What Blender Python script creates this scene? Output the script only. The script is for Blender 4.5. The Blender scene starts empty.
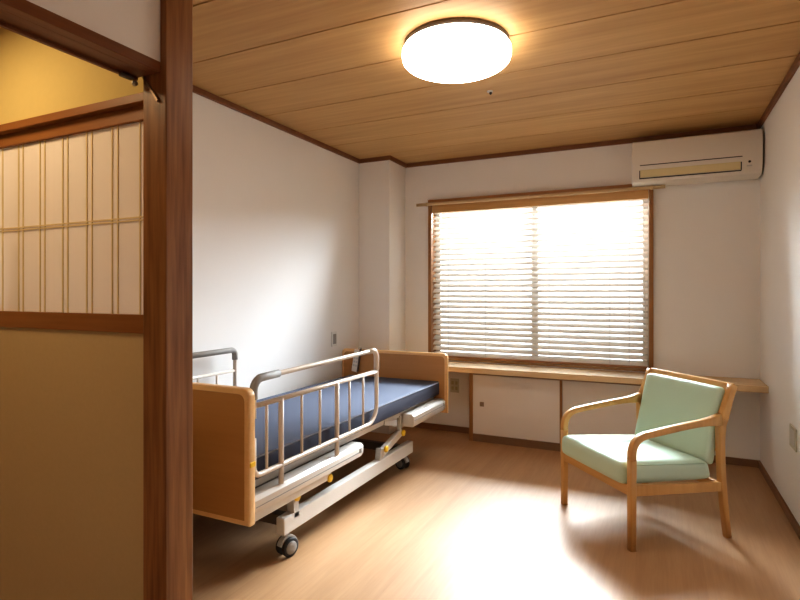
import bpy, bmesh, math
from mathutils import Vector, Matrix
SC = bpy.context.scene
COL = SC.collection
PI = math.pi

# ------------------------------------------------------------------ materials
def newmat(name):
    m = bpy.data.materials.new(name); m.use_nodes = True
    nt = m.node_tree; b = nt.nodes['Principled BSDF']
    return m, nt, b

def plain(name, col, rough=0.5, metal=0.0, noise=0.0, nscale=30, bump=0.0, spec=0.5, coat=0.0):
    m, nt, b = newmat(name)
    b.inputs['Roughness'].default_value = rough
    b.inputs['Metallic'].default_value = metal
    b.inputs['Specular IOR Level'].default_value = spec
    b.inputs['Coat Weight'].default_value = coat
    tc = nt.nodes.new('ShaderNodeTexCoord')
    n = nt.nodes.new('ShaderNodeTexNoise'); n.inputs['Scale'].default_value = nscale
    n.inputs['Detail'].default_value = 4
    nt.links.new(tc.outputs['Object'], n.inputs['Vector'])
    r = nt.nodes.new('ShaderNodeMapRange')
    r.inputs['To Min'].default_value = 1 - noise; r.inputs['To Max'].default_value = 1 + noise
    nt.links.new(n.outputs['Fac'], r.inputs['Value'])
    v = nt.nodes.new('ShaderNodeVectorMath'); v.operation = 'SCALE'
    v.inputs[0].default_value = col
    nt.links.new(r.outputs['Result'], v.inputs['Scale'])
    nt.links.new(v.outputs[0], b.inputs['Base Color'])
    if bump:
        bp = nt.nodes.new('ShaderNodeBump'); bp.inputs['Strength'].default_value = bump
        bp.inputs['Distance'].default_value = 0.002
        nt.links.new(n.outputs['Fac'], bp.inputs['Height']); nt.links.new(bp.outputs[0], b.inputs['Normal'])
    return m

def wood(name, c1, c2, axis='Z', rough=0.45, fine=60, coarse=7, contrast=1.0, spec=0.4, board=None):
    """long-grained wood; axis is the grain direction; board=(axis index, width) varies the tone board by board"""
    m, nt, b = newmat(name)
    b.inputs['Roughness'].default_value = rough
    b.inputs['Specular IOR Level'].default_value = spec
    L = nt.links.new
    tc = nt.nodes.new('ShaderNodeTexCoord')
    mp = nt.nodes.new('ShaderNodeMapping')
    s = [1, 1, 1]; s['XYZ'.index(axis)] = 0.06
    mp.inputs['Scale'].default_value = s
    src = tc.outputs['Object']
    if board:
        sx = nt.nodes.new('ShaderNodeSeparateXYZ'); L(src, sx.inputs[0])
        dv = nt.nodes.new('ShaderNodeMath'); dv.operation = 'MULTIPLY_ADD'
        dv.inputs[1].default_value = 1 / board[1]; dv.inputs[2].default_value = -board[2] / board[1]
        L(sx.outputs[board[0]], dv.inputs[0])
        fl = nt.nodes.new('ShaderNodeMath'); fl.operation = 'FLOOR'; L(dv.outputs[0], fl.inputs[0])
        wn = nt.nodes.new('ShaderNodeTexWhiteNoise'); wn.noise_dimensions = '1D'; L(fl.outputs[0], wn.inputs['W'])
        of = nt.nodes.new('ShaderNodeVectorMath'); of.operation = 'SCALE'; of.inputs['Scale'].default_value = 9
        L(wn.outputs['Color'], of.inputs[0])
        ad = nt.nodes.new('ShaderNodeVectorMath'); ad.operation = 'ADD'
        L(src, ad.inputs[0]); L(of.outputs[0], ad.inputs[1]); src = ad.outputs[0]
    L(src, mp.inputs['Vector'])
    n1 = nt.nodes.new('ShaderNodeTexNoise'); n1.inputs['Scale'].default_value = fine; n1.inputs['Detail'].default_value = 5
    n2 = nt.nodes.new('ShaderNodeTexNoise'); n2.inputs['Scale'].default_value = coarse; n2.inputs['Detail'].default_value = 3
    n2.inputs['Distortion'].default_value = 0.8
    L(mp.outputs[0], n1.inputs['Vector']); L(mp.outputs[0], n2.inputs['Vector'])
    mx = nt.nodes.new('ShaderNodeMath'); mx.operation = 'MULTIPLY_ADD'; mx.inputs[1].default_value = 0.45
    hf = nt.nodes.new('ShaderNodeMath'); hf.operation = 'MULTIPLY'; hf.inputs[1].default_value = 0.55
    L(n2.outputs['Fac'], hf.inputs[0]); L(n1.outputs['Fac'], mx.inputs[0]); L(hf.outputs[0], mx.inputs[2])
    fac = mx.outputs[0]
    if board:
        a2 = nt.nodes.new('ShaderNodeMath'); a2.operation = 'MULTIPLY_ADD'; a2.inputs[1].default_value = 0.10; 
        L(wn.outputs['Value'], a2.inputs[0]); L(fac, a2.inputs[2])
        a3 = nt.nodes.new('ShaderNodeMath'); a3.operation = 'SUBTRACT'; a3.inputs[1].default_value = 0.05
        L(a2.outputs[0], a3.inputs[0]); fac = a3.outputs[0]
    r = nt.nodes.new('ShaderNodeValToRGB')
    h = 0.22 / contrast
    r.color_ramp.elements[0].position = 0.5 - h; r.color_ramp.elements[0].color = (*c1, 1)
    r.color_ramp.elements[1].position = 0.5 + h; r.color_ramp.elements[1].color = (*c2, 1)
    L(fac, r.inputs[0]); L(r.outputs[0], b.inputs['Base Color'])
    bp = nt.nodes.new('ShaderNodeBump'); bp.inputs['Strength'].default_value = 0.12; bp.inputs['Distance'].default_value = 0.001
    L(n1.outputs['Fac'], bp.inputs['Height']); L(bp.outputs[0], b.inputs['Normal'])
    return m

M = {}
M['wall'] = plain('white plaster', (0.84, 0.825, 0.81), 0.85, noise=0.012, nscale=6, spec=0.2)
M['yellow'] = plain('warm plaster', (0.60, 0.47, 0.20), 0.9, noise=0.03, nscale=40, spec=0.2)
M['floor'] = wood('pale floor boards', (0.40, 0.230, 0.117), (0.53, 0.325, 0.175), 'Y', rough=0.42, fine=110, coarse=16, contrast=0.75, spec=0.42, board=(0, 0.09, 0.0))
M['ceil'] = wood('cedar ceiling boards', (0.47, 0.275, 0.11), (0.64, 0.41, 0.18), 'X', rough=0.55, fine=40, coarse=6, contrast=1.0, board=(1, 0.3985, 0.0), spec=0.3)
M['groove'] = plain('dark groove', (0.12, 0.055, 0.02), 0.8)
M['trim'] = wood('dark red trim', (0.16, 0.06, 0.025), (0.26, 0.11, 0.045), 'X', 0.5)
M['post'] = wood('reddish brown post wood', (0.13, 0.046, 0.013), (0.36, 0.165, 0.060), 'Z', 0.38, fine=70, coarse=22, contrast=1.2)
M['lintel'] = wood('reddish brown lintel wood', (0.13, 0.043, 0.015), (0.23, 0.09, 0.034), 'Y', 0.4, fine=60, coarse=14)
M['railx'] = wood('brown door rail wood', (0.20, 0.075, 0.02), (0.32, 0.135, 0.045), 'X', 0.45)
M['base'] = wood('brown baseboard wood', (0.20, 0.10, 0.05), (0.28, 0.15, 0.08), 'X', 0.5)
M['frame'] = wood('window frame wood', (0.28, 0.125, 0.042), (0.40, 0.20, 0.075), 'Z', 0.45)
M['frameh'] = wood('window frame wood across', (0.28, 0.125, 0.042), (0.40, 0.20, 0.075), 'X', 0.45)
M['valance'] = wood('honey valance wood', (0.50, 0.27, 0.09), (0.66, 0.40, 0.17), 'X', 0.4, contrast=1.2)
M['rod'] = wood('pale rod wood', (0.56, 0.40, 0.22), (0.68, 0.50, 0.30), 'X', 0.45)
M['sill'] = wood('pale sill wood', (0.64, 0.45, 0.25), (0.76, 0.56, 0.34), 'X', 0.25, contrast=1.1)
M['chair'] = wood('oak chair wood', (0.49, 0.255, 0.08), (0.64, 0.365, 0.13), 'Z', 0.38, fine=50, coarse=10)
M['bedwood'] = wood('bed board veneer', (0.41, 0.195, 0.066), (0.47, 0.235, 0.085), 'X', 0.35, fine=60, coarse=6)
M['bededge'] = wood('bed board edging', (0.70, 0.42, 0.18), (0.80, 0.52, 0.26), 'X', 0.35)
M['panel'] = plain('beige door panel', (0.52, 0.39, 0.21), 0.8, noise=0.04, nscale=60, spec=0.2)
M['lattice'] = plain('pale lattice wood', (0.72, 0.58, 0.33), 0.6, noise=0.05)
M['cabpanel'] = plain('white cabinet panel', (0.80, 0.745, 0.70), 0.6, noise=0.01, spec=0.3)
M['bedwhite'] = plain('painted pale metal', (0.70, 0.67, 0.63), 0.38, noise=0.01)
M['railtube'] = plain('beige painted tube', (0.63, 0.55, 0.47), 0.35, noise=0.01)
M['greyplastic'] = plain('grey plastic', (0.30, 0.29, 0.275), 0.6, noise=0.02)
M['lightgrey'] = plain('light grey plastic', (0.55, 0.54, 0.52), 0.45, noise=0.01)
M['yellowcap'] = plain('yellow plastic', (0.85, 0.55, 0.03), 0.4)
M['black'] = plain('black rubber', (0.02, 0.02, 0.022), 0.6)
M['dark'] = plain('dark gap', (0.03, 0.027, 0.025), 0.7)
M['bedframe'] = plain('dark brown metal', (0.12, 0.10, 0.085), 0.5)
M['mattop'] = plain('blue grey mattress cloth', (0.085, 0.100, 0.150), 0.8, noise=0.05, nscale=300, bump=0.1, spec=0.3)
M['matside'] = plain('navy mattress side cloth', (0.030, 0.034, 0.062), 0.7, noise=0.05, nscale=200)
M['mint'] = plain('mint upholstery', (0.50, 0.63, 0.51), 0.5, noise=0.03, nscale=150, bump=0.05, spec=0.4)
M['acwhite'] = plain('ivory plastic', (0.76, 0.71, 0.64), 0.4, noise=0.005)
M['acvane'] = plain('yellowed vane plastic', (0.72, 0.62, 0.36), 0.45, noise=0.01)
M['switch'] = plain('beige switch plastic', (0.55, 0.53, 0.44), 0.45)
M['switchw'] = plain('white switch plastic', (0.74, 0.74, 0.72), 0.45)
M['metal'] = plain('brushed metal', (0.55, 0.50, 0.43), 0.35, metal=0.9)
M['bronze'] = plain('bronze metal', (0.33, 0.22, 0.14), 0.4, metal=0.6)
M['sash'] = plain('aluminium sash', (0.62, 0.58, 0.52), 0.4, metal=0.1)

# paper: lets light through
def translucent(name, col, mix=0.5, rough=0.8):
    m, nt, b = newmat(name)
    b.inputs['Base Color'].default_value = (*col, 1); b.inputs['Roughness'].default_value = rough
    b.inputs['Specular IOR Level'].default_value = 0.2
    t = nt.nodes.new('ShaderNodeBsdfTranslucent'); t.inputs['Color'].default_value = (*col, 1)
    mx = nt.nodes.new('ShaderNodeMixShader'); mx.inputs[0].default_value = mix
    out = nt.nodes['Material Output']
    nt.links.new(b.outputs[0], mx.inputs[1]); nt.links.new(t.outputs[0], mx.inputs[2]); nt.links.new(mx.outputs[0], out.inputs[0])
    return m
M['paper'] = translucent('shoji paper', (0.90, 0.83, 0.77), 0.25)
M['slat'] = translucent('white blind slat', (0.86, 0.81, 0.75), 0.30, 0.5)

def glassmat():
    m, nt, b = newmat('window glass')
    tr = nt.nodes.new('ShaderNodeBsdfTransparent'); tr.inputs[0].default_value = (0.94, 0.96, 0.96, 1)
    gl = nt.nodes.new('ShaderNodeBsdfGlossy'); gl.inputs['Roughness'].default_value = 0.02
    fr = nt.nodes.new('ShaderNodeFresnel'); fr.inputs[0].default_value = 1.45
    mx = nt.nodes.new('ShaderNodeMixShader')
    nt.links.new(fr.outputs[0], mx.inputs[0]); nt.links.new(tr.outputs[0], mx.inputs[1]); nt.links.new(gl.outputs[0], mx.inputs[2])
    nt.links.new(mx.outputs[0], nt.nodes['Material Output'].inputs[0])
    return m
M['glass'] = glassmat()

def emis(name, col, st):
    m, nt, b = newmat(name)
    b.inputs['Base Color'].default_value = (0.9, 0.88, 0.85, 1)
    b.inputs['Emission Color'].default_value = (*col, 1); b.inputs['Emission Strength'].default_value = st
    return m
M['dome'] = emis('glowing lamp dome', (1.0, 0.87, 0.74), 9.8)

# ------------------------------------------------------------------ geometry helpers
class MB:
    def __init__(s): s.bm = bmesh.new(); s.mats = []
    def mi(s, mat):
        if mat is None: return 0
        if mat not in s.mats: s.mats.append(mat)
        return s.mats.index(mat)
    def _merge(s, b2, mat=None, mtx=None):
        i = s.mi(mat)
        if mtx is not None: bmesh.ops.transform(b2, matrix=mtx, verts=b2.verts)
        for f in b2.faces: f.material_index = i
        me = bpy.data.meshes.new('tmp'); b2.to_mesh(me); b2.free()
        s.bm.from_mesh(me); bpy.data.meshes.remove(me)
    def box(s, x0, x1, y0, y1, z0, z1, bev=0.0, seg=2, mat=None, mtx=None):
        b = bmesh.new(); bmesh.ops.create_cube(b, size=1)
        bmesh.ops.transform(b, matrix=Matrix.Translation(((x0+x1)/2, (y0+y1)/2, (z0+z1)/2)) @ Matrix.Diagonal((abs(x1-x0), abs(y1-y0), abs(z1-z0), 1)), verts=b.verts)
        if bev: bmesh.ops.bevel(b, geom=b.edges[:], offset=bev, segments=seg, affect='EDGES', profile=0.5)
        s._merge(b, mat, mtx); return s
    def prism(s, pts, axis, a0, a1, bev=0.0, seg=2, mat=None, mtx=None):
        """polygon pts in the two other axes (cyclic order), extruded along axis from a0 to a1"""
        b = bmesh.new()
        def mk(p, a):
            if axis == 'X': return (a, p[0], p[1])
            if axis == 'Y': return (p[0], a, p[1])
            return (p[0], p[1], a)
        v0 = [b.verts.new(mk(p, a0)) for p in pts]; v1 = [b.verts.new(mk(p, a1)) for p in pts]
        n = len(pts)
        b.faces.new(v0); b.faces.new(v1[::-1])
        for i in range(n): b.faces.new((v0[i], v1[i], v1[(i+1) % n], v0[(i+1) % n]))
        bmesh.ops.recalc_face_normals(b, faces=b.faces[:])
        if bev:
            caps = [e for e in b.edges if not (e.verts[0] in v0) ^ (e.verts[1] in v0)]
            bmesh.ops.bevel(b, geom=caps, offset=bev, segments=seg, affect='EDGES', profile=0.5)
        s._merge(b, mat, mtx); return s
    def tube(s, pts, r, seg=12, mat=None, mtx=None, cap=True):
        b = bmesh.new(); pts = [Vector(p) for p in pts]; rings = []
        n = len(pts); t0 = (pts[1]-pts[0]).normalized()
        ref = Vector((0, 0, 1)) if abs(t0.z) < 0.9 else Vector((1, 0, 0))
        u = t0.cross(ref).normalized()
        for i in range(n):
            if i == 0: t = pts[1]-pts[0]
            elif i == n-1: t = pts[-1]-pts[-2]
            else: t = (pts[i]-pts[i-1]).normalized() + (pts[i+1]-pts[i]).normalized()
            t.normalize()
            u = (u - t*u.dot(t)).normalized(); w = t.cross(u)
            k = 1.0
            if 0 < i < n-1:
                c = (pts[i]-pts[i-1]).normalized().dot(t); k = 1/max(c, 0.5)
            rr = r[i] if isinstance(r, (list, tuple)) else r
            rings.append([b.verts.new(pts[i] + (u*math.cos(a)+w*math.sin(a))*rr) for a in [2*PI*j/seg for j in range(seg)]])
        for i in range(n-1):
            for j in range(seg):
                f = b.faces.new((rings[i][j], rings[i][(j+1) % seg], rings[i+1][(j+1) % seg], rings[i+1][j])); f.smooth = True
        if cap: b.faces.new(rings[0][::-1]); b.faces.new(rings[-1])
        bmesh.ops.recalc_face_normals(b, faces=b.faces[:])
        s._merge(b, mat, mtx); return s
    def lathe(s, prof, c, axis='Z', seg=48, mat=None):
        """prof: list of (radius, height along axis)"""
        b = bmesh.new(); rings = []
        for r, h in prof:
            ring = []
            for j in range(seg):
                a = 2*PI*j/seg; p = (r*math.cos(a), r*math.sin(a), h)
                if axis == 'X': p = (p[2], p[0], p[1])
                if axis == 'Y': p = (p[0], p[2], p[1])
                ring.append(b.verts.new((p[0]+c[0], p[1]+c[1], p[2]+c[2])))
            rings.append(ring)
        for i in range(len(rings)-1):
            for j in range(seg):
                f = b.faces.new((rings[i][j], rings[i][(j+1) % seg], rings[i+1][(j+1) % seg], rings[i+1][j])); f.smooth = True
        b.faces.new(rings[0][::-1]); b.faces.new(rings[-1])
        bmesh.ops.recalc_face_normals(b, faces=b.faces[:])
        s._merge(b, mat); return s
    def sweep(s, path, x0, x1, bev=0.006, mat=None):
        """path: list of (y, z, halfwidth) in the YZ plane; rectangular section from x0 to x1, rounded edges"""
        n = len(path); L = []; Rr = []
        for i in range(n):
            a = path[max(i-1, 0)]; c = path[min(i+1, n-1)]
            t = Vector((c[0]-a[0], c[1]-a[1])).normalized(); nn = Vector((-t.y, t.x))
            p = Vector(path[i][:2]); h = path[i][2]
            L.append(p+nn*h); Rr.append(p-nn*h)
        b = bmesh.new()
        def row(q):
            return q
        # section corners with chamfer: 8 points around
        rings = []
        for i in range(n):
            c = (L[i]+Rr[i])/2; hv = (L[i]-Rr[i])/2; hl = hv.length; d = hv/hl
            e = min(bev, hl*0.6)
            sec = []
            for (sx, sn) in ((1, 1), (-1, 1), (-1, -1), (1, -1)):
                # corner centre
                cx = (x1-e) if sx > 0 else (x0+e); cn = sn*(hl-e)
                angs = {(1, 1): (0, 90), (-1, 1): (90, 180), (-1, -1): (180, 270), (1, -1): (270, 360)}[(sx, sn)]
                for k in range(4):
                    a = math.radians(angs[0] + (angs[1]-angs[0])*k/3)
                    px = cx + e*math.cos(a); pn = cn + e*math.sin(a)
                    q = c + d*pn
                    sec.append(b.verts.new((px, q.x, q.y)))
            rings.append(sec)
        m = len(rings[0])
        for i in range(n-1):
            for j in range(m):
                f = b.faces.new((rings[i][j], rings[i][(j+1) % m], rings[i+1][(j+1) % m], rings[i+1][j])); f.smooth = True
        b.faces.new(rings[0][::-1]); b.faces.new(rings[-1])
        bmesh.ops.recalc_face_normals(b, faces=b.faces[:])
        s._merge(b, mat); return s
    def build(s, name, mat=None, parent=None, org=None, smooth=None):
        me = bpy.data.meshes.new(name)
        if org is None and parent is None:
            xs = [v.co for v in s.bm.verts]
            org = Vector(((min(v.x for v in xs)+max(v.x for v in xs))/2, (min(v.y for v in xs)+max(v.y for v in xs))/2, min(v.z for v in xs)))
        if parent is not None:
            shift = Vector(parent.get('_w', (0, 0, 0)))
        else: shift = Vector(org)
        bmesh.ops.translate(s.bm, vec=-shift, verts=s.bm.verts)
        s.bm.to_mesh(me); s.bm.free()
        if s.mats:
            for k in s.mats: me.materials.append(k)
        else: me.materials.append(mat)
        if smooth is not None:
            me.shade_smooth() if hasattr(me, 'shade_smooth') else None
            me.set_sharp_from_angle(angle=math.radians(smooth)) if hasattr(me, 'set_sharp_from_angle') else None
        o = bpy.data.objects.new(name, me); COL.objects.link(o)
        if parent is not None:
            o.parent = parent
            o['_w'] = tuple(shift)
        else:
            o.location = shift; o['_w'] = tuple(shift)
        return o

def tag(o, label=None, cat=None, group=None, kind=None):
    if label: o['label'] = label
    if cat: o['category'] = cat
    if group: o['group'] = group
    if kind: o['kind'] = kind
    return o
def thing(name, loc, label, cat, group=None, kind=None, local=False):
    o = bpy.data.objects.new(name, None); COL.objects.link(o); o.location = loc; o.empty_display_size = 0.1
    o['_w'] = (0.0, 0.0, 0.0) if local else tuple(float(c) for c in loc)
    return tag(o, label, cat, group, kind)
def struct(name, mb, mat, label=None, cat=None, org=(0, 0, 0)):
    o = mb.build(name, mat, org=org); return tag(o, label, cat, kind='structure')
def arc(c, r, a0, a1, n=6):
    return [(c[0]+r*math.cos(math.radians(a0+(a1-a0)*i/n)), c[1]+r*math.sin(math.radians(a0+(a1-a0)*i/n))) for i in range(n+1)]
def fillet(pts, rad, n=6):
    """round the inner corners of a 3-D polyline"""
    pts = [Vector(p) for p in pts]; out = [pts[0]]
    for i in range(1, len(pts)-1):
        r = rad[i-1] if isinstance(rad, (list, tuple)) else rad
        p = pts[i]; a = (pts[i-1]-p).normalized(); b = (pts[i+1]-p).normalized()
        ang = a.angle(b); d = r/math.tan(ang/2); A = p+a*d; B = p+b*d
        bis = (a+b).normalized(); C = p+bis*(r/math.sin(ang/2))
        va = A-C; vb = B-C; tot = va.angle(vb)
        for k in range(n+1):
            t = k/n; out.append(C + (va*math.sin((1-t)*tot)+vb*math.sin(t*tot))/math.sin(tot))
    out.append(pts[-1]); return out

# ------------------------------------------------------------------ room dimensions
XL, XR, YB, ZC = -2.34, 0.63, 4.39, 2.345
YN = -1.6            # wall behind the viewpoint
PX, PY0, PY1 = -1.36, 1.184, 1.29      # right face and depth of the post
XP = -1.385          # face of the partition wall
HX = -3.2            # far side of the side passage
WX0, WX1, WZ0, WZ1 = -1.785, -0.055, 0.612, 1.975   # window opening

fm = MB(); fm.box(XP-0.07, XR+0.1, YN-0.1, 1.335, -0.3, 0.0); fm.box(XL-0.1, XR+0.1, 1.335, YB+0.3, -0.3, 0.0)
struct('floor', fm, M['floor'])
struct('floor_passage', MB().box(HX-0.1, XP-0.07, YN-0.1, 1.345, -0.3, -0.16), M['floor'])
# ceiling: boards running left to right with a shadow groove at each joint
cm = MB()
g = 0.0045
ys = [0.3985*k + 0.0 for k in range(-4, 12)]
for k in range(len(ys)-1):
    cm.box(HX-0.1, XR+0.1, max(ys[k]+g, YN-0.1), min(ys[k+1]-g, YB+0.3), ZC, ZC+0.012, mat=M['ceil'])
cm.box(HX-0.1, XR+0.1, YN-0.1, YB+0.3, ZC+0.012, ZC+0.08, mat=M['groove'])
struct('ceiling', cm, None)
struct('wall_left', MB().box(XL-0.1, XL, 1.345, YB+0.1, 0, ZC), M['wall'])
struct('wall_right', MB().box(XR, XR+0.1, YN-0.1, YB+0.1, 0, ZC), M['wall'])
wb = MB()
wb.box(XL-0.1, WX0, YB, YB+0.16, 0, ZC); wb.box(WX1, XR+0.1, YB, YB+0.16, 0, ZC)
wb.box(WX0, WX1, YB, YB+0.16, 0, WZ0); wb.box(WX0, WX1, YB, YB+0.16, WZ1, ZC)
struct('wall_back', wb, M['wall'])
struct('wall_corner', MB().box(XL, -2.043, 4.07, YB, 0, ZC, bev=0.003), M['wall'])
struct('wall_front', MB().box(HX-0.1, XR+0.1, YN-0.1, YN, 0, ZC), M['wall'])
wp = MB(); wp.box(XP-0.07, XP, -0.4, PY0, 1.907, ZC); wp.box(XP-0.07, XP, YN, -0.4, -0.16, ZC)
struct('wall_partition', wp, M['wall'])
wy = MB(); wy.box(HX, -1.455, 1.30, 1.345, 1.875, ZC); 
struct('wall_passage', wy, M['yellow'])
wy = MB(); wy.box(HX, -2.50, 1.30, 1.345, -0.16, 1.85)
struct('wall_passage_end', wy, M['panel'])
struct('wall_passage_side', MB().box(HX-0.1, HX, YN, 1.30, -0.16, ZC), M['yellow'])

# crown trims (dark red)
t = 0.022; zt = 2.312
tr = MB(); tr.box(XL, XL+t, 1.345, 4.07, zt, ZC, 0.003)
struct('trim_1', tr, M['trim'])
tr = MB(); tr.box(XL, -2.043+t, 4.07-t, 4.07, zt, ZC, 0.003); tr.box(-2.043, -2.043+t, 4.07, YB, zt, ZC, 0.003)
struct('trim_2', tr, M['trim'])
struct('trim_3', MB().box(-2.02, XR, YB-t, YB, zt, ZC, 0.003), M['trim'])
struct('trim_4', MB().box(XR-t, XR, YN, YB-t, zt, ZC, 0.003), M['trim'])
# baseboards
bh, bt = 0.05, 0.012
struct('baseboard_left', MB().box(XL, XL+bt, 1.345, 4.07, 0, bh, 0.002), M['base'])
struct('baseboard_back', MB().box(-2.043, XR, YB-bt, YB, 0, bh, 0.002), M['base'])
struct('baseboard_right', MB().box(XR-bt, XR, YN, YB-bt, 0, bh, 0.002), M['base'])

# ------------------------------------------------------------------ post, lintel
struct('trim_5', MB().box(PX-0.102, PX, PY0, PY1, 0, ZC, 0.003), M['post'], 'tall reddish brown square wooden post at the room corner', 'post')
lm = MB()
lm.box(XP-0.105, XP+0.002, -0.4, PY0, 1.877, 1.909, 0.002)
lm.box(XP-0.112, XP-0.098, -0.4, PY0, 1.868, 1.885, 0.002)
lm.box(XP-0.04, XP-0.034, -0.4, PY0, 1.8765, 1.88)
struct('trim_6', lm, M['lintel'], 'reddish brown lintel running from the post over the side opening', 'lintel')
# kamoi above the shoji
km = MB(); km.box(HX, -1.455, 1.275, 1.345, 1.848, 1.878, 0.002)
struct('trim_7', km, M['railx'])
# thin metal bar slanting over the post, with a small roller beside it
ds = thing('slanting_bar', (-1.42, 1.18, 1.80), 'small metal bar slanting across the post just under the lintel', 'door stay')
MB().prism([(-1.458, 1.872), (-1.452, 1.876), (-1.388, 1.792), (-1.394, 1.787)], 'Y', 1.177, 1.1835).build('diagonal_bar', M['bronze'], ds)
MB().box(-1.485, -1.467, 1.115, 1.158, 1.858, 1.868, 0.003).build('roller_bracket', M['bedframe'], ds)
MB().lathe([(0.007, -0.006), (0.009, -0.003), (0.009, 0.003), (0.007, 0.006)], (-1.475, 1.165, 1.852), 'X', 16).build('roller', M['metal'], ds)

# ------------------------------------------------------------------ shoji sliding door
dr = thing('door_1', (-1.95, 1.32, 0), 'sliding shoji door with pale lattice, white paper and beige lower panel beside the post', 'sliding door', kind='structure')
DX0, DX1 = -2.50, PX-0.055
MB().box(DX0, DX1, 1.302, 1.330, 1.797, 1.850, 0.002).build('top_rail', M['railx'], dr)
MB().box(DX0, DX1, 1.300, 1.332, 1.056, 1.121, 0.002).build('middle_rail', M['railx'], dr)
MB().box(DX0, DX1, 1.308, 1.326, -0.13, 1.056).build('lower_panel', M['panel'], dr)
MB().box(DX0, DX1, 1.302, 1.330, -0.16, -0.13, 0.002).build('bottom_rail', M['railx'], dr)
MB().box(DX0, DX1, 1.316, 1.318, 1.121, 1.797).build('paper', M['paper'], dr)
la = MB()
for k in range(6):
    xc = -1.767 - 0.1415*k
    for d in (-0.0150, 0.0150):
        la.box(xc+d-0.0027, xc+d+0.0027, 1.3125, 1.3165, 1.121, 1.797)
la.box(-1.637-0.0027, -1.637+0.0027, 1.3125, 1.3165, 1.121, 1.797)
for d in (-0.0055, 0.0055):
    la.box(DX0, DX1, 1.312, 1.3165, 1.457+d-0.0022, 1.457+d+0.0022)
la.build('lattice', M['lattice'], dr)

# ------------------------------------------------------------------ window
wn = thing('window_1', ((WX0+WX1)/2, YB, WZ0), 'wide sliding window with reddish brown wooden frame behind the white blind', 'window', kind='structure')
fr = MB()
fx0, fx1 = -1.812, -0.030
fr.box(fx0, fx0+0.030, YB-0.03, YB+0.14, 0.606, 2.0, 0.003)
fr.box(fx1-0.030, fx1, YB-0.03, YB+0.14, 0.606, 2.0, 0.003)
fr.build('side_frame', M['frame'], wn)
MB().box(fx0, fx1, YB-0.034, YB+0.14, 1.972, 2.002, 0.003).build('head_frame', M['frameh'], wn)
MB().box(fx0, fx1, YB-0.0, YB+0.14, 0.606, 0.622, 0.002).build('bottom_frame', M['valance'], wn)
def sash(x0, x1, y):
    s = MB(); w = 0.045
    s.box(x0, x0+w, y, y+0.028, 0.622, 1.972, 0.003); s.box(x1-w, x1, y, y+0.028, 0.622, 1.972, 0.003)
    s.box(x0+w, x1-w, y, y+0.028, 0.622, 0.622+0.055, 0.003); s.box(x0+w, x1-w, y, y+0.028, 1.972-w, 1.972, 0.003)
    o = s.build('sash', M['sash'], wn)
    MB().box(x0+w, x1-w, y+0.012, y+0.016, 0.677, 1.972-w).build('pane', M['glass'], o)
sash(fx0+0.03, -0.885, YB+0.075)
sash(-0.945, fx1-0.03, YB+0.108)

# blind
bl = thing('venetian_blind', (-0.92, YB-0.01, 0.63), 'white venetian blind with honey wood valance hanging in the window frame', 'blind')
bx0, bx1, by = fx0+0.034, fx1-0.034, YB+0.012
MB().box(bx0, bx1, by-0.036, by-0.022, 1.888, 1.970, 0.003).build('valance', M['valance'], bl)
MB().box(bx0+0.01, bx1-0.01, by-0.018, by+0.022, 1.925, 1.967, 0.002).build('headrail', M['bedwhite'], bl)
sl = MB(); ns = 28; zt0, zb0 = 1.892, 0.668
ta = math.radians(37)
for k in range(ns):
    z = zt0 + (zb0-zt0)*k/(ns-1)
    b = bmesh.new(); vs = []
    # gently crowned slat, the room edge lower
    prof = [(-0.0245, -0.0012), (-0.012, 0.0006), (0, 0.0014), (0.012, 0.0006), (0.0245, -0.0012)]
    top = [(y, h+0.0012) for y, h in prof]; bot = [(y, h-0.0012) for y, h in prof][::-1]
    pts = []
    for y, h in top+bot:
        pts.append((by + y*math.cos(ta) - h*math.sin(ta)*1.0, z + y*math.sin(ta) + h*math.cos(ta)))
    sl.prism(pts, 'X', bx0+0.004, bx1-0.004, mat=M['slat'])
slo = sl.build('slats', None, bl)
MB().box(bx0+0.004, bx1-0.004, by-0.024, by+0.024, 0.630, 0.650, 0.004).build('bottom_rail', M['frameh'], bl)
lc = MB()
for x in (bx0+0.15, -1.30, -0.78, -0.33, bx1-0.13):
    for y in (by-0.024, by+0.024):
        lc.tube([(x, y, 0.65), (x, y, 1.93)], 0.0011, 5)
lc.build('ladder_cords', M['lightgrey'], bl)
MB().tube(fillet([(bx1-0.035, by-0.030, 1.89), (bx1-0.025, by-0.036, 1.2), (bx1-0.012, by-0.038, 0.95), (bx1-0.02, by-0.038, 0.80), (bx1-0.07, by-0.036, 0.745)], 0.05, 4), 0.0028, 6).build('pull_cord', M['acwhite'], bl)
# curtain pole above the window
cp = thing('curtain_pole', (-0.92, YB-0.09, 1.96), 'thin pale wooden curtain pole mounted across the top of the window frame', 'curtain pole')
MB().tube([(-1.895, YB-0.085, 1.955), (0.048, YB-0.085, 1.955)], 0.013, 14).build('pole', M['rod'], cp)
for x in (-1.80, -0.92, -0.04):
    m_ = MB(); m_.box(x-0.008, x+0.008, YB-0.085, YB-0.034, 1.950, 1.962, 0.002); m_.lathe([(0.0155, -0.008), (0.0155, 0.008)], (x, YB-0.085, 1.955), 'X', 16)
    m_.build('bracket', M['rod'], cp)

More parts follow.
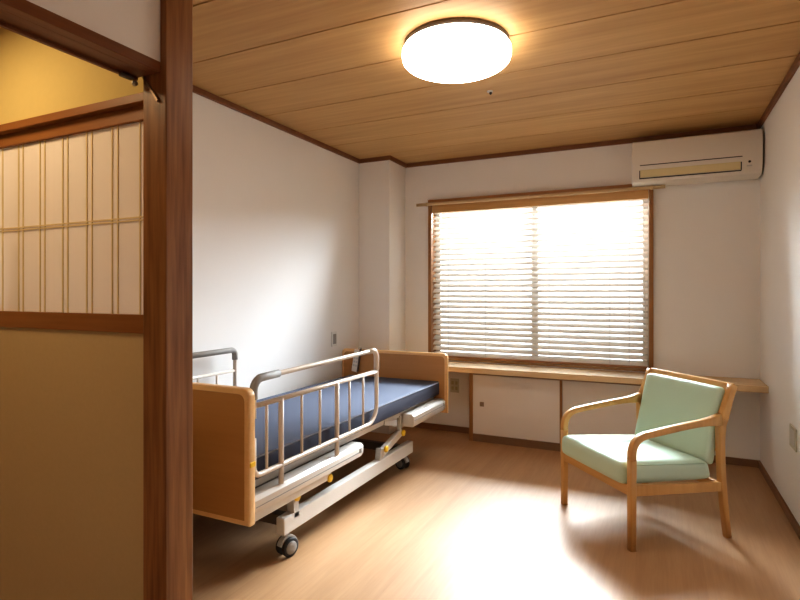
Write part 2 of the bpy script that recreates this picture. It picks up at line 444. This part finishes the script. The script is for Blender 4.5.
# ------------------------------------------------------------------ sill shelf and cabinet
sh = MB(); sh.box(-2.041, XR-0.001, 4.065, YB-0.001, 0.562, 0.605, 0.003)
tag(sh.build('window_shelf', M['sill']), 'long pale wooden shelf board under the window reaching the right wall', 'shelf')
cb = thing('low_cabinet', (-0.66, 4.28, 0), 'low white sliding door cabinet with brown frame under the window shelf', 'cabinet')
CX0, CX1, CY = -1.378, 0.055, 4.18
MB().box(CX0, CX0+0.030, CY, YB-0.014, 0.0, 0.560, 0.002).build('side_panel', M['frame'], cb)
MB().box(CX1-0.030, CX1, CY, YB-0.014, 0.0, 0.560, 0.002).build('side_panel', M['frame'], cb)
c = MB(); c.box(CX0+0.03, CX1-0.03, CY, YB-0.014, 0.0, 0.058, 0.002); c.box(CX0+0.03, CX1-0.03, CY, YB-0.014, 0.535, 0.560, 0.002)
c.build('plinth', wood('plinth wood', (0.20, 0.11, 0.06), (0.28, 0.17, 0.10), 'X', 0.5), cb)
MB().box(CX0+0.03, CX1-0.03, YB-0.03, YB-0.016, 0.058, 0.535).build('back_panel', M['dark'], cb)
def cdoor(x0, x1, y, hx):
    o = MB().box(x0, x1, y, y+0.018, 0.060, 0.533, 0.0015).build('sliding_door', M['cabpanel'], cb)
    h = MB(); h.box(hx-0.017, hx+0.017, y-0.002, y+0.0005, 0.283, 0.319, 0.001); 
    h.box(hx-0.010, hx+0.010, y-0.003, y-0.0015, 0.290, 0.312, mat=M['metal'])
    h.mats = [M['bronze'], M['metal']]
    h.build('finger_pull', None, o)
cdoor(CX0+0.031, -0.668, CY+0.006, CX0+0.105)
cdoor(-0.652, CX1-0.031, CY+0.030, CX1-0.105)
MB().box(-0.668, -0.652, CY+0.006, CY+0.024, 0.060, 0.533).build('door_stile', M['frame'], cb)

# ------------------------------------------------------------------ air conditioner
ac = thing('air_conditioner', (0.22, YB, 1.975), 'ivory wall air conditioner mounted high in the right corner above the window', 'air conditioner')
AX0, AX1 = -0.170, 0.618
prof = [(YB-0.001, 2.272), (4.215, 2.272), (4.197, 2.262), (4.190, 2.20), (4.190, 2.09), (4.197, 2.03), (4.222, 1.985), (4.26, 1.972), (YB-0.001, 1.972)]
MB().prism(prof, 'X', AX0, AX1, 0.008, 3).build('body', M['acwhite'], ac, smooth=40)
MB().box(AX0+0.055, AX1-0.115, 4.187, 4.192, 2.093, 2.0985).build('grille_slot', M['dark'], ac)
def tilt(y, z, a): return Matrix.Translation((0, y, z)) @ Matrix.Rotation(a, 4, 'X')
v = MB(); v.box(AX0+0.055, AX1-0.125, -0.003, 0.003, -0.026, 0.026, 0.002, mtx=tilt(4.1945, 2.037, math.radians(7)))
v.build('air_vane', M['acvane'], ac)
v = MB(); v.box(AX0+0.05, AX1-0.12, -0.002, 0.002, -0.0035, 0.0035, mtx=tilt(4.2045, 2.006, math.radians(20))); v.box(AX0+0.05, AX0+0.056, -0.004, 0.002, -0.028, 0.026, mtx=tilt(4.196, 2.035, math.radians(7)))
v.box(AX1-0.124, AX1-0.118, -0.004, 0.002, -0.028, 0.026, mtx=tilt(4.196, 2.035, math.radians(7)))
v.build('vane_gap', M['dark'], ac)
v = MB(); v.lathe([(0.008, 0), (0.008, 0.004)], (AX1-0.075, 4.1855, 2.057), 'Y', 14)
v.build('sensor', M['dark'], ac)
v = MB(); v.box(AX1-0.09, AX1-0.060, 4.193, 4.198, 2.028, 2.036); v.build('indicator_panel', M['lightgrey'], ac)
# side groove on the right end
MB().prism([(y+(0.012 if y < 4.3 else 0), z+(-0.008 if z > 2.1 else 0.008)) for y, z in prof], 'X', AX1, AX1+0.004).build('end_cap', M['bedframe'], ac)

# ------------------------------------------------------------------ ceiling lamp
LX, LY = -0.838, 2.355
lp = thing('ceiling_lamp', (LX, LY, 2.24), 'round glowing white dome lamp on the wooden ceiling', 'ceiling lamp')
MB().lathe([(0.225, 2.3445), (0.240, 2.340), (0.240, 2.322), (0.225, 2.315)], (LX, LY, 0), 'Z', 64).build('base_plate', M['bedframe'], lp)
pr = [(0.230, 2.324), (0.240, 2.320), (0.249, 2.306), (0.250, 2.286), (0.248, 2.272)]
for i in range(1, 9):
    a = i/9*PI/2; pr.append((0.248*math.cos(a)**0.9 if i < 9 else 0, 2.272-0.055*math.sin(a)))
pr.append((0.01, 2.217))
MB().lathe(pr, (LX, LY, 0), 'Z', 64).build('lamp_dome', M['dome'], lp)
dt = thing('ceiling_sensor', (-0.864, 2.997, 2.335), 'tiny round metal sensor on the ceiling beside the lamp', 'sensor')
MB().lathe([(0.017, 2.3445), (0.017, 2.340), (0.011, 2.337)], (-0.864, 2.997, 0), 'Z', 20).build('collar', M['lightgrey'], dt)
MB().lathe([(0.007, 2.338), (0.008, 2.330), (0.004, 2.324)], (-0.860, 2.997, 0), 'Z', 16).build('tip', M['dark'], dt)

# ------------------------------------------------------------------ outlets
o = thing('wall_outlet', (XL, 3.67, 0.76), 'white outlet plate on the left wall above the bed', 'outlet')
MB().box(XL, XL+0.007, 3.632, 3.708, 0.765, 0.885, 0.003).build('cover_plate', M['switchw'], o)
MB().box(XL+0.007, XL+0.009, 3.648, 3.692, 0.785, 0.865, 0.0008).build('sockets', M['greyplastic'], o)
o = thing('wall_outlet', (-1.575, YB, 0.335), 'beige double outlet plate on the back wall between bed and cabinet', 'outlet')
MB().box(-1.615, -1.535, YB-0.007, YB, 0.338, 0.458, 0.003).build('cover_plate', M['switch'], o)
p = MB()
for zc in (0.375, 0.421):
    for xc in (-1.592, -1.558): p.box(xc-0.011, xc+0.011, YB-0.009, YB-0.0065, zc-0.015, zc+0.015, 0.0008)
p.build('sockets', plain('outlet sockets', (0.42, 0.38, 0.24), 0.5), o)
o = thing('wall_outlet', (XR, 3.38, 0.40), 'beige outlet plate low on the right wall beyond the chair', 'outlet')
MB().box(XR-0.007, XR, 3.30, 3.445, 0.395, 0.510, 0.003).build('cover_plate', M['switch'], o)
MB().box(XR-0.009, XR-0.0065, 3.325, 3.42, 0.415, 0.490, 0.0008).build('sockets', M['lightgrey'], o)

# ------------------------------------------------------------------ care bed
bed = thing('care_bed', (-1.87, 2.7, 0), 'adjustable care bed with wooden end boards and pale metal side rails against the left wall', 'bed')
BX0, BX1 = -2.325, -1.410
def board(name, y0, y1, z0, z1, bar=None):
    r = 0.035
    pts = [(BX0, z0), (BX1, z0)] + arc((BX1-r, z1-r), r, 0, 90) + arc((BX0+r, z1-r), r, 90, 180)
    o = MB().prism(pts, 'Y', y0, y1, 0.008, 3).build(name, M['bededge'], bed, smooth=35)
    e = 0.022; r2 = 0.03
    p2 = [(BX0+e, z0+e), (BX1-e, z0+e)] + arc((BX1-e-r2, z1-e-r2), r2, 0, 90) + arc((BX0+e+r2, z1-e-r2), r2, 90, 180)
    MB().prism(p2, 'Y', y0-0.0015, y1+0.0015).build('veneer_panel', M['bedwood'], o)
    return o
hb = board('headboard', 1.612, 1.652, 0.300, 0.828)
MB().box(BX1-0.028, BX1+0.004, 1.618, 1.648, 0.525, 0.545, 0.003).build('yellow_clip', M['yellowcap'], hb)
fb = board('footboard', 3.765, 3.795, 0.300, 0.742)
# deck frame
d = MB()
for x in (-1.545, -2.19):
    MB().box(x, x+0.03, 1.66, 3.76, 0.385, 0.420, 0.004).build('deck_rail', M['bedwhite'], bed)
for (y0, y1) in ((1.68, 2.30), (2.32, 2.62), (2.64, 3.12), (3.14, 3.74)):
    MB().box(-2.24, -1.50, y0, y1, 0.418, 0.436, 0.004).build('deck_plate', M['lightgrey'], bed)
for y in (1.75, 2.45, 3.05, 3.60): MB().box(-2.16, -1.545, y, y+0.035, 0.375, 0.41, 0.004).build('cross_bar', M['bedframe'], bed)
# side boxes (rail holders)
def sidebox(y0, y1, z0, z1, sgn):
    x0, x1 = (-1.50, -1.430 if y0 < 3 else -1.420) if sgn > 0 else (-2.295, -2.235)
    o = MB().prism([(x0, z0), (x1-0.012, z0), (x1, z0+0.02), (x1, z1-0.015), (x1-0.015, z1), (x0, z1)], 'Y', y0, y1, 0.006, 2).build('rail_holder', M['bedwhite'], bed, smooth=35)
    if sgn > 0:
        MB().box(x1-0.0005, x1+0.0015, y0+0.012, y1-0.02, z1-0.042, z1-0.038).build('seam', M['greyplastic'], o)
        MB().box(x1-0.002, x1+0.003, y1-0.045, y1-0.025, z1-0.045, z1-0.02, 0.002).build('latch', M['greyplastic'], o)
    return o
sidebox(1.665, 2.54, 0.318, 0.388, 1); sidebox(3.18, 3.755, 0.325, 0.408, 1)
sidebox(1.665, 2.54, 0.318, 0.388, -1); sidebox(3.18, 3.755, 0.325, 0.408, -1)
# lower support channel under the near holder
MB().box(-1.535, -1.480, 1.70, 2.30, 0.262, 0.318, 0.005).build('lower_channel', M['bedwhite'], bed)
MB().box(-2.26, -2.205, 1.70, 2.30, 0.262, 0.318, 0.005).build('lower_channel', M['bedwhite'], bed)
# base frame
bs = MB()
for x in (-1.545, -2.235):
    MB().box(x, x+0.045, 1.945, 3.345, 0.113, 0.190, 0.004).build('base_beam', M['bedwhite'], bed)
for y in (2.00, 3.24): bs.box(-2.19, -1.545, y, y+0.05, 0.125, 0.175, 0.004)
bs.box(-1.93, -1.82, 2.05, 3.24, 0.13, 0.17, 0.004)
bs.build('base_cross_beam', M['bedframe'], bed)
# lifting linkages
def bar(p, q, hw, x0, x1, mat, name='lift_arm'):
    p = Vector(p); q = Vector(q); t_ = (q-p).normalized(); n_ = Vector((-t_.y, t_.x))*hw
    pts = [tuple(p+n_-t_*hw*0.6), tuple(p-n_-t_*hw*0.6), tuple(q-n_+t_*hw*0.6), tuple(q+n_+t_*hw*0.6)]
    return MB().prism(pts, 'X', x0, x1, 0.003, 2).build(name, mat, bed)
def capd(y, z, x, o):
    s_ = 1 if x > -1.9 else -1
    MB().lathe([(0.019, 0), (0.021, 0.004*s_), (0.019, 0.012*s_), (0.010, 0.015*s_)], (x, y, z), 'X', 20).build('pivot_cap', M['yellowcap'], o)
for xa, s_ in ((-1.52, 1), (-2.215, -1)):
    xo = xa+0.022 if s_ > 0 else xa-0.022
    o = bar((2.032, 0.262), (2.038, 0.175), 0.020, xa-0.02, xa+0.02, M['lightgrey'], 'lift_bracket'); capd(2.032, 0.262, xo, o)
    o = bar((2.06, 0.268), (2.30, 0.272), 0.019, xa-0.018, xa+0.018, M['bedwhite']); capd(2.285, 0.270, xo+0.012*s_, o)
    o = bar((2.935, 0.225), (3.17, 0.284), 0.020, xa-0.018, xa+0.018, M['bedwhite']); capd(2.928, 0.245, xo, o); capd(3.175, 0.284, xo, o)
    bar((3.17, 0.284), (3.17, 0.39), 0.013, xa-0.012, xa+0.012, M['lightgrey'], 'lift_bracket')
    bar((2.90, 0.24), (2.885, 0.185), 0.022, xa-0.018, xa+0.018, M['lightgrey'], 'lift_bracket')
    bar((3.10, 0.36), (2.95, 0.40), 0.018, xa-0.012, xa+0.012, M['lightgrey'], 'lift_bracket')
# motor box under the deck
MB().box(-1.98, -1.78, 2.35, 2.75, 0.27, 0.345, 0.01).build('motor_housing', M['bedframe'], bed)
# casters
def caster(x, y, rot):
    r = 0.043
    c_ = MB()
    m_ = Matrix.Translation((x, y, 0)) @ Matrix.Rotation(rot, 4, 'Z')
    o = thing_c = MB()
    o.tube([(0, 0, 0.085), (0, 0, 0.114)], 0.014, 14, mtx=m_)
    pts = arc((0.012, r), r+0.008, 15, 165, 10) + [(-0.03+0.012, r), (0.03+0.012, r)]
    o.prism(pts, 'X', -0.014, 0.014, 0.003, 2, mtx=m_)
    fo = o.build('caster', M['lightgrey'], bed)
    w = MB()
    for s_ in (-1, 1):
        b = MB(); b.lathe([(0.032, s_*0.014), (r, s_*0.016), (r, s_*0.028), (r-0.006, s_*0.032), (0.030, s_*0.032)], (0, 0.012, r), 'X', 28)
        me = bpy.data.meshes.new('t'); b.bm.to_mesh(me); b.bm.free(); b2 = bmesh.new(); b2.from_mesh(me); w._merge(b2, None, m_)
    w.build('tyre', M['black'], fo)
    for s_ in (-1, 1):
        h = MB()
        b = MB(); b.lathe([(0.030, s_*0.0315), (0.028, s_*0.035), (0.010, s_*0.036)], (0, 0.012, r), 'X', 24)
        me = bpy.data.meshes.new('t'); b.bm.to_mesh(me); b.bm.free(); b2 = bmesh.new(); b2.from_mesh(me); h._merge(b2, None, m_); h.build('hub', M['greyplastic'], fo)
caster(-1.530, 1.990, math.radians(-14)); caster(-1.555, 3.315, math.radians(70))
caster(-2.21, 1.975, math.radians(20)); caster(-2.21, 3.315, math.radians(-30))
# side rails
def siderail(x, near):
    y0, y1 = 1.675, 2.708
    zt_, z2, zb = 0.862, 0.750, 0.468
    R_ = 0.0115
    ztn = 0.838
    o = MB().tube(fillet([(x, y0, 0.700), (x, y0, 0.855), (x, y1, 0.872), (x, y1, zb), (x, y0, zb), (x, y0, 0.62)], [0.05, 0.045, 0.10, 0.04], 6), R_, 12).build('side_rail', M['railtube'], bed)
    b = MB()
    b.tube([(x, y0, 0.748), (x, y1, z2)], 0.0105, 10)
    for y in (1.755, 1.996, 2.140, 2.411, 2.554):
        b.tube([(x, y, z2), (x, y, zb)], 0.0065, 10)
    b.build('bars', M['railtube'], o)
    for y in (1.849, 2.290): MB().tube([(x, y, z2), (x, y, 0.389)], 0.0115, 12).build('rail_post', M['railtube'], o)
    # grey grip covers
    MB().tube(fillet([(x, y0, 0.775), (x, y0, 0.855), (x, 1.83, 0.8576)], [0.05], 8), 0.0165, 14).build('grip_cover', M['greyplastic'], o)
    MB().tube(fillet([(x, y1-0.09, 0.8715), (x, y1, 0.872), (x, y1, 0.76)], [0.045], 8), 0.0150, 14).build('grip_cover', M['railtube'], o)
    return o
siderail(-1.442, True)
# wall side rail (nearly identical, grey top)
def wallrail(x):
    y0, y1 = 1.675, 2.465
    o = MB().tube(fillet([(x, y1, 0.36), (x, y1, 0.858), (x, y0, 0.855), (x, y0, 0.36)], [0.03, 0.03], 6), 0.0115, 12).build('side_rail', M['railtube'], bed)
    b = MB()
    b.tube([(x, y0, 0.735), (x, y1, 0.735)], 0.009, 10)
    for y in (1.79, 1.92, 2.05, 2.18, 2.32): b.tube([(x, y, 0.735), (x, y, 0.48)], 0.0065, 10)
    b.tube([(x, y0, 0.48), (x, y1, 0.48)], 0.009, 10)
    b.build('bars', M['railtube'], o)
    MB().tube(fillet([(x, y1, 0.80), (x, y1, 0.858), (x, y0+0.04, 0.8553)], [0.03], 8), 0.0165, 14).build('grip_cover', M['greyplastic'], o)
wallrail(-2.262)

# mattress
mt = thing('mattress', (-1.87, 2.71, 0.436), 'slim blue grey mattress with navy sides lying on the care bed', 'mattress')
MX0, MX1, MY0, MY1 = -2.235, -1.466, 1.668, 3.752
MB().box(MX0, MX1, MY0, MY1, 0.4365, 0.528, 0.012, 3).build('side_band', M['matside'], mt, smooth=40)
MB().box(MX0+0.002, MX1-0.002, MY0+0.002, MY1-0.002, 0.515, 0.536, 0.009, 3).build('top_cover', M['mattop'], mt, smooth=40)
p = MB().tube(fillet([(MX1-0.001, MY0+0.02, 0.529), (MX1-0.001, MY1-0.001, 0.529), (MX0+0.02, MY1-0.001, 0.529)], [0.015], 4), 0.0035, 8)
p.build('piping', plain('grey piping', (0.30, 0.33, 0.42), 0.7), mt)

# remote control hanging on the footboard
rc = thing('bed_remote', (-2.18, 3.75, 0.56), 'pale bed remote control hooked over the footboard', 'remote control')
rt = Matrix.Translation((-2.180, 3.752, 0.655)) @ Matrix.Rotation(math.radians(9), 4, 'Y')
MB().box(-0.028, 0.028, -0.012, 0.010, -0.095, 0.085, 0.008, 3, mtx=rt).build('handset', plain('remote grey plastic', (0.78, 0.72, 0.66), 0.5), rc)
MB().box(0.022, 0.031, -0.013, 0.010, -0.09, 0.10, 0.003, mtx=rt).build('side_edge', M['bedframe'], rc)
b = MB()
for k in range(4):
    b.box(-0.018, -0.003, -0.0145, -0.011, -0.05+k*0.03, -0.034+k*0.03, 0.001, mtx=rt); b.box(0.004, 0.018, -0.0145, -0.011, -0.05+k*0.03, -0.034+k*0.03, 0.001, mtx=rt)
b.build('buttons', M['lightgrey'], rc)
MB().tube(fillet([(-2.165, 3.758, 0.735), (-2.162, 3.757, 0.751), (-2.162, 3.803, 0.751), (-2.162, 3.803, 0.70)], [0.006, 0.006], 4), 0.004, 8).build('hook', M['lightgrey'], rc)

# ------------------------------------------------------------------ armchair  (local: x = chair's right, y = back, z up)
A = Vector((-0.104, 2.712, 0))
ang = math.atan2(-0.761, 0.649)
Rz = Matrix.Rotation(ang, 4, 'Z')
root_local = Vector((-0.30, 0.27, 0))          # root at the middle of the footprint
loc = A + Rz @ root_local
ch = thing('armchair', loc, 'low armchair with curved oak arms and mint green cushions near the right wall', 'armchair', local=True)
ch.rotation_euler = (0, 0, ang)
def CB():
    return MB()
def cbuild(mb, name, mat, parent=None, smooth=None):
    bmesh.ops.translate(mb.bm, vec=-root_local, verts=mb.bm.verts)
    o = mb.build(name, mat, parent or ch, smooth=smooth); return o
def arcp(p0, p1, p2, n=8):
    """quadratic curve"""
    out = []
    for i in range(n+1):
        t = i/n; out.append(tuple((1-t)**2*a+2*t*(1-t)*b+t*t*c for a, b, c in zip(p0, p1, p2)))
    return out
for (x0, x1) in ((-0.032, 0.0), (-0.60, -0.568)):
    hw = 0.016
    cbuild(CB().sweep([(0.006, 0.0, 0.0145), (0.006, 0.25, 0.0165), (0.006, 0.42, 0.0175)], x0, x1), 'leg', M['chair'])
    arm = [(0.006, 0.42, 0.0175)] + arcp((0.006, 0.44, 0.0175), (0.008, 0.519, 0.0165), (0.09, 0.530, 0.0158), 10) + \
          [(0.20, 0.545, 0.0158), (0.30, 0.5575, 0.0158), (0.38, 0.5655, 0.0165), (0.43, 0.5700, 0.0185), (0.47, 0.5735, 0.024), (0.505, 0.577, 0.030)]
    cbuild(CB().sweep(arm, x0-0.001, x1+0.001, 0.008), 'armrest', M['chair'])
    # rear leg from the floor to the arm joint, and the raked post above
    cbuild(CB().sweep([(0.553, 0.0, 0.0150), (0.534, 0.14, 0.0160), (0.520, 0.27, 0.0170), (0.513, 0.38, 0.0170), (0.511, 0.47, 0.0180), (0.513, 0.54, 0.022), (0.520, 0.578, 0.024)], x0, x1), 'leg', M['chair'])
    cbuild(CB().sweep([(0.512, 0.545, 0.022), (0.525, 0.583, 0.025), (0.541, 0.625, 0.022), (0.558, 0.672, 0.020), (0.575, 0.715, 0.0195), (0.585, 0.742, 0.0190)], x0, x1), 'back_post', M['chair'])
    # side rail
    cbuild(CB().prism([(0.018, 0.252), (0.505, 0.230), (0.505, 0.274), (0.018, 0.303)], 'X', x0+0.004, x1-0.004, 0.003), 'seat_rail', M['chair'])
chairx = wood('oak chair wood across', (0.49, 0.255, 0.08), (0.64, 0.365, 0.13), 'X', 0.38, fine=50, coarse=10)
cbuild(CB().box(-0.572, -0.028, -0.006, 0.018, 0.250, 0.300, 0.004), 'front_rail', chairx)
cbuild(CB().box(-0.572, -0.028, 0.495, 0.518, 0.235, 0.275, 0.004), 'rear_rail', chairx)
cbuild(CB().prism([(0.563, 0.712), (0.596, 0.700), (0.606, 0.735), (0.598, 0.750), (0.580, 0.748)], 'X', -0.585, -0.015, 0.004), 'top_rail', chairx)
cbuild(CB().prism([(0.500, 0.420), (0.518, 0.414), (0.530, 0.45), (0.512, 0.456)], 'X', -0.570, -0.030, 0.003), 'lower_back_rail', chairx)
# cushions: soft boxes with crowned faces
def addcush(name, w0, w1, quad, crown, r):
    """soft rounded cushion; quad: (y,z) of front-bottom, back-bottom, back-top, front-top"""
    b = bmesh.new(); bmesh.ops.create_cube(b, size=2)
    bmesh.ops.subdivide_edges(b, edges=b.edges[:], cuts=15, use_grid_fill=True)
    fb_, bb_, bt_, ft_ = [Vector(q) for q in quad]
    W = (w1-w0)/2; D = ((bb_-fb_).length+(bt_-ft_).length)/4; Hh = ((ft_-fb_).length+(bt_-bb_).length)/4
    for v_ in b.verts:
        c = [math.copysign(1-(1-abs(a))**1.9, a) for a in v_.co]
        p = Vector((c[0]*W, c[1]*D, c[2]*Hh))
        q = Vector([max(-h+r, min(h-r, a)) for a, h in zip(p, (W, D, Hh))])
        d = p-q
        if d.length > 1e-6: p = q + d.normalized()*r
        x, y, z = p.x/W, p.y/D, p.z/Hh
        cr = crown*(1-x**4)*(1-y**4)*z
        bot = fb_.lerp(bb_, (y+1)/2); top = ft_.lerp(bt_, (y+1)/2)
        pt = bot.lerp(top, (z+1)/2) + (top-bot).normalized()*cr
        v_.co = ((w0+w1)/2+p.x, pt.x, pt.y)
    bmesh.ops.recalc_face_normals(b, faces=b.faces[:])
    m_ = CB(); m_._merge(b)
    o = cbuild(m_, name, M['mint'])
    for f in o.data.polygons: f.use_smooth = True
    return o
sc_ = addcush('seat_cushion', -0.565, -0.035, [(-0.038, 0.296), (0.492, 0.276), (0.470, 0.372), (-0.034, 0.404)], 0.008, 0.032)
bc_ = addcush('back_cushion', -0.562, -0.038, [(0.440, 0.366), (0.500, 0.340), (0.582, 0.722), (0.528, 0.728)], 0.004, 0.022)

# piping line on the seat edge
pp = CB(); pp.tube([(-0.038, 0.0, 0.388), (-0.038, 0.44, 0.361)], 0.0028, 8)
cbuild(pp, 'seat_piping', plain('green piping', (0.36, 0.50, 0.37), 0.5))

# ------------------------------------------------------------------ lights
w = bpy.data.worlds.new('World'); SC.world = w; w.use_nodes = True
bg = w.node_tree.nodes['Background']
bg.inputs[0].default_value = (0.90, 0.95, 1.0, 1); bg.inputs[1].default_value = 2.6

def area(name, loc, rot, sx, sy, e, col, spread=None):
    l = bpy.data.lights.new(name, 'AREA'); l.shape = 'RECTANGLE'; l.size = sx; l.size_y = sy; l.energy = e; l.color = col
    if spread: l.spread = math.radians(spread)
    o = bpy.data.objects.new(name, l); COL.objects.link(o); o.location = loc; o.rotation_euler = rot
    return o
# daylight from the window (sky glow outside the glass)
area('sky_light', (-0.45, YB+1.0, 2.50), (math.radians(90+35), 0, 0), 2.6, 1.2, 1650, (0.86, 0.93, 1.0)).rotation_euler = (math.radians(-54), 0, math.radians(-18))
pt = area('window_portal', (-0.92, YB+0.2, 1.3), (math.radians(-90), 0, 0), 1.8, 1.4, 1, (1, 1, 1)); pt.data.cycles.is_portal = True
# warm passage lamp out of sight on the passage ceiling
area('passage_lamp', (-2.25, 0.72, 2.28), (0, 0, 0), 0.4, 0.4, 9.5, (1.0, 0.74, 0.42))
# soft fill light added behind the viewpoint, not a real fixture
area('fill_light', (-0.4, -0.6, 2.3), (0, 0, 0), 0.8, 0.8, 3, (1.0, 0.85, 0.70))

# ------------------------------------------------------------------ camera
cam = bpy.data.cameras.new('camera'); cam.sensor_width = 36; cam.lens = 540/800*36
cam.shift_y = -8/800
cam.clip_start = 0.02
co = bpy.data.objects.new('camera', cam); COL.objects.link(co)
co.location = (0, 0, 1.2); co.rotation_euler = (math.radians(90), 0, math.atan(258/540))
SC.camera = co
for ob in list(SC.objects):
    if '_w' in ob: del ob['_w']
SC.view_settings.view_transform = 'Standard'
SC.view_settings.look = 'Medium High Contrast'
SC.view_settings.exposure = 0.14
SC.cycles.use_denoising = True
SC.cycles.max_bounces = 10
SC.cycles.diffuse_bounces = 6
SC.cycles.transparent_max_bounces = 12
SC.cycles.sample_clamp_indirect = 6
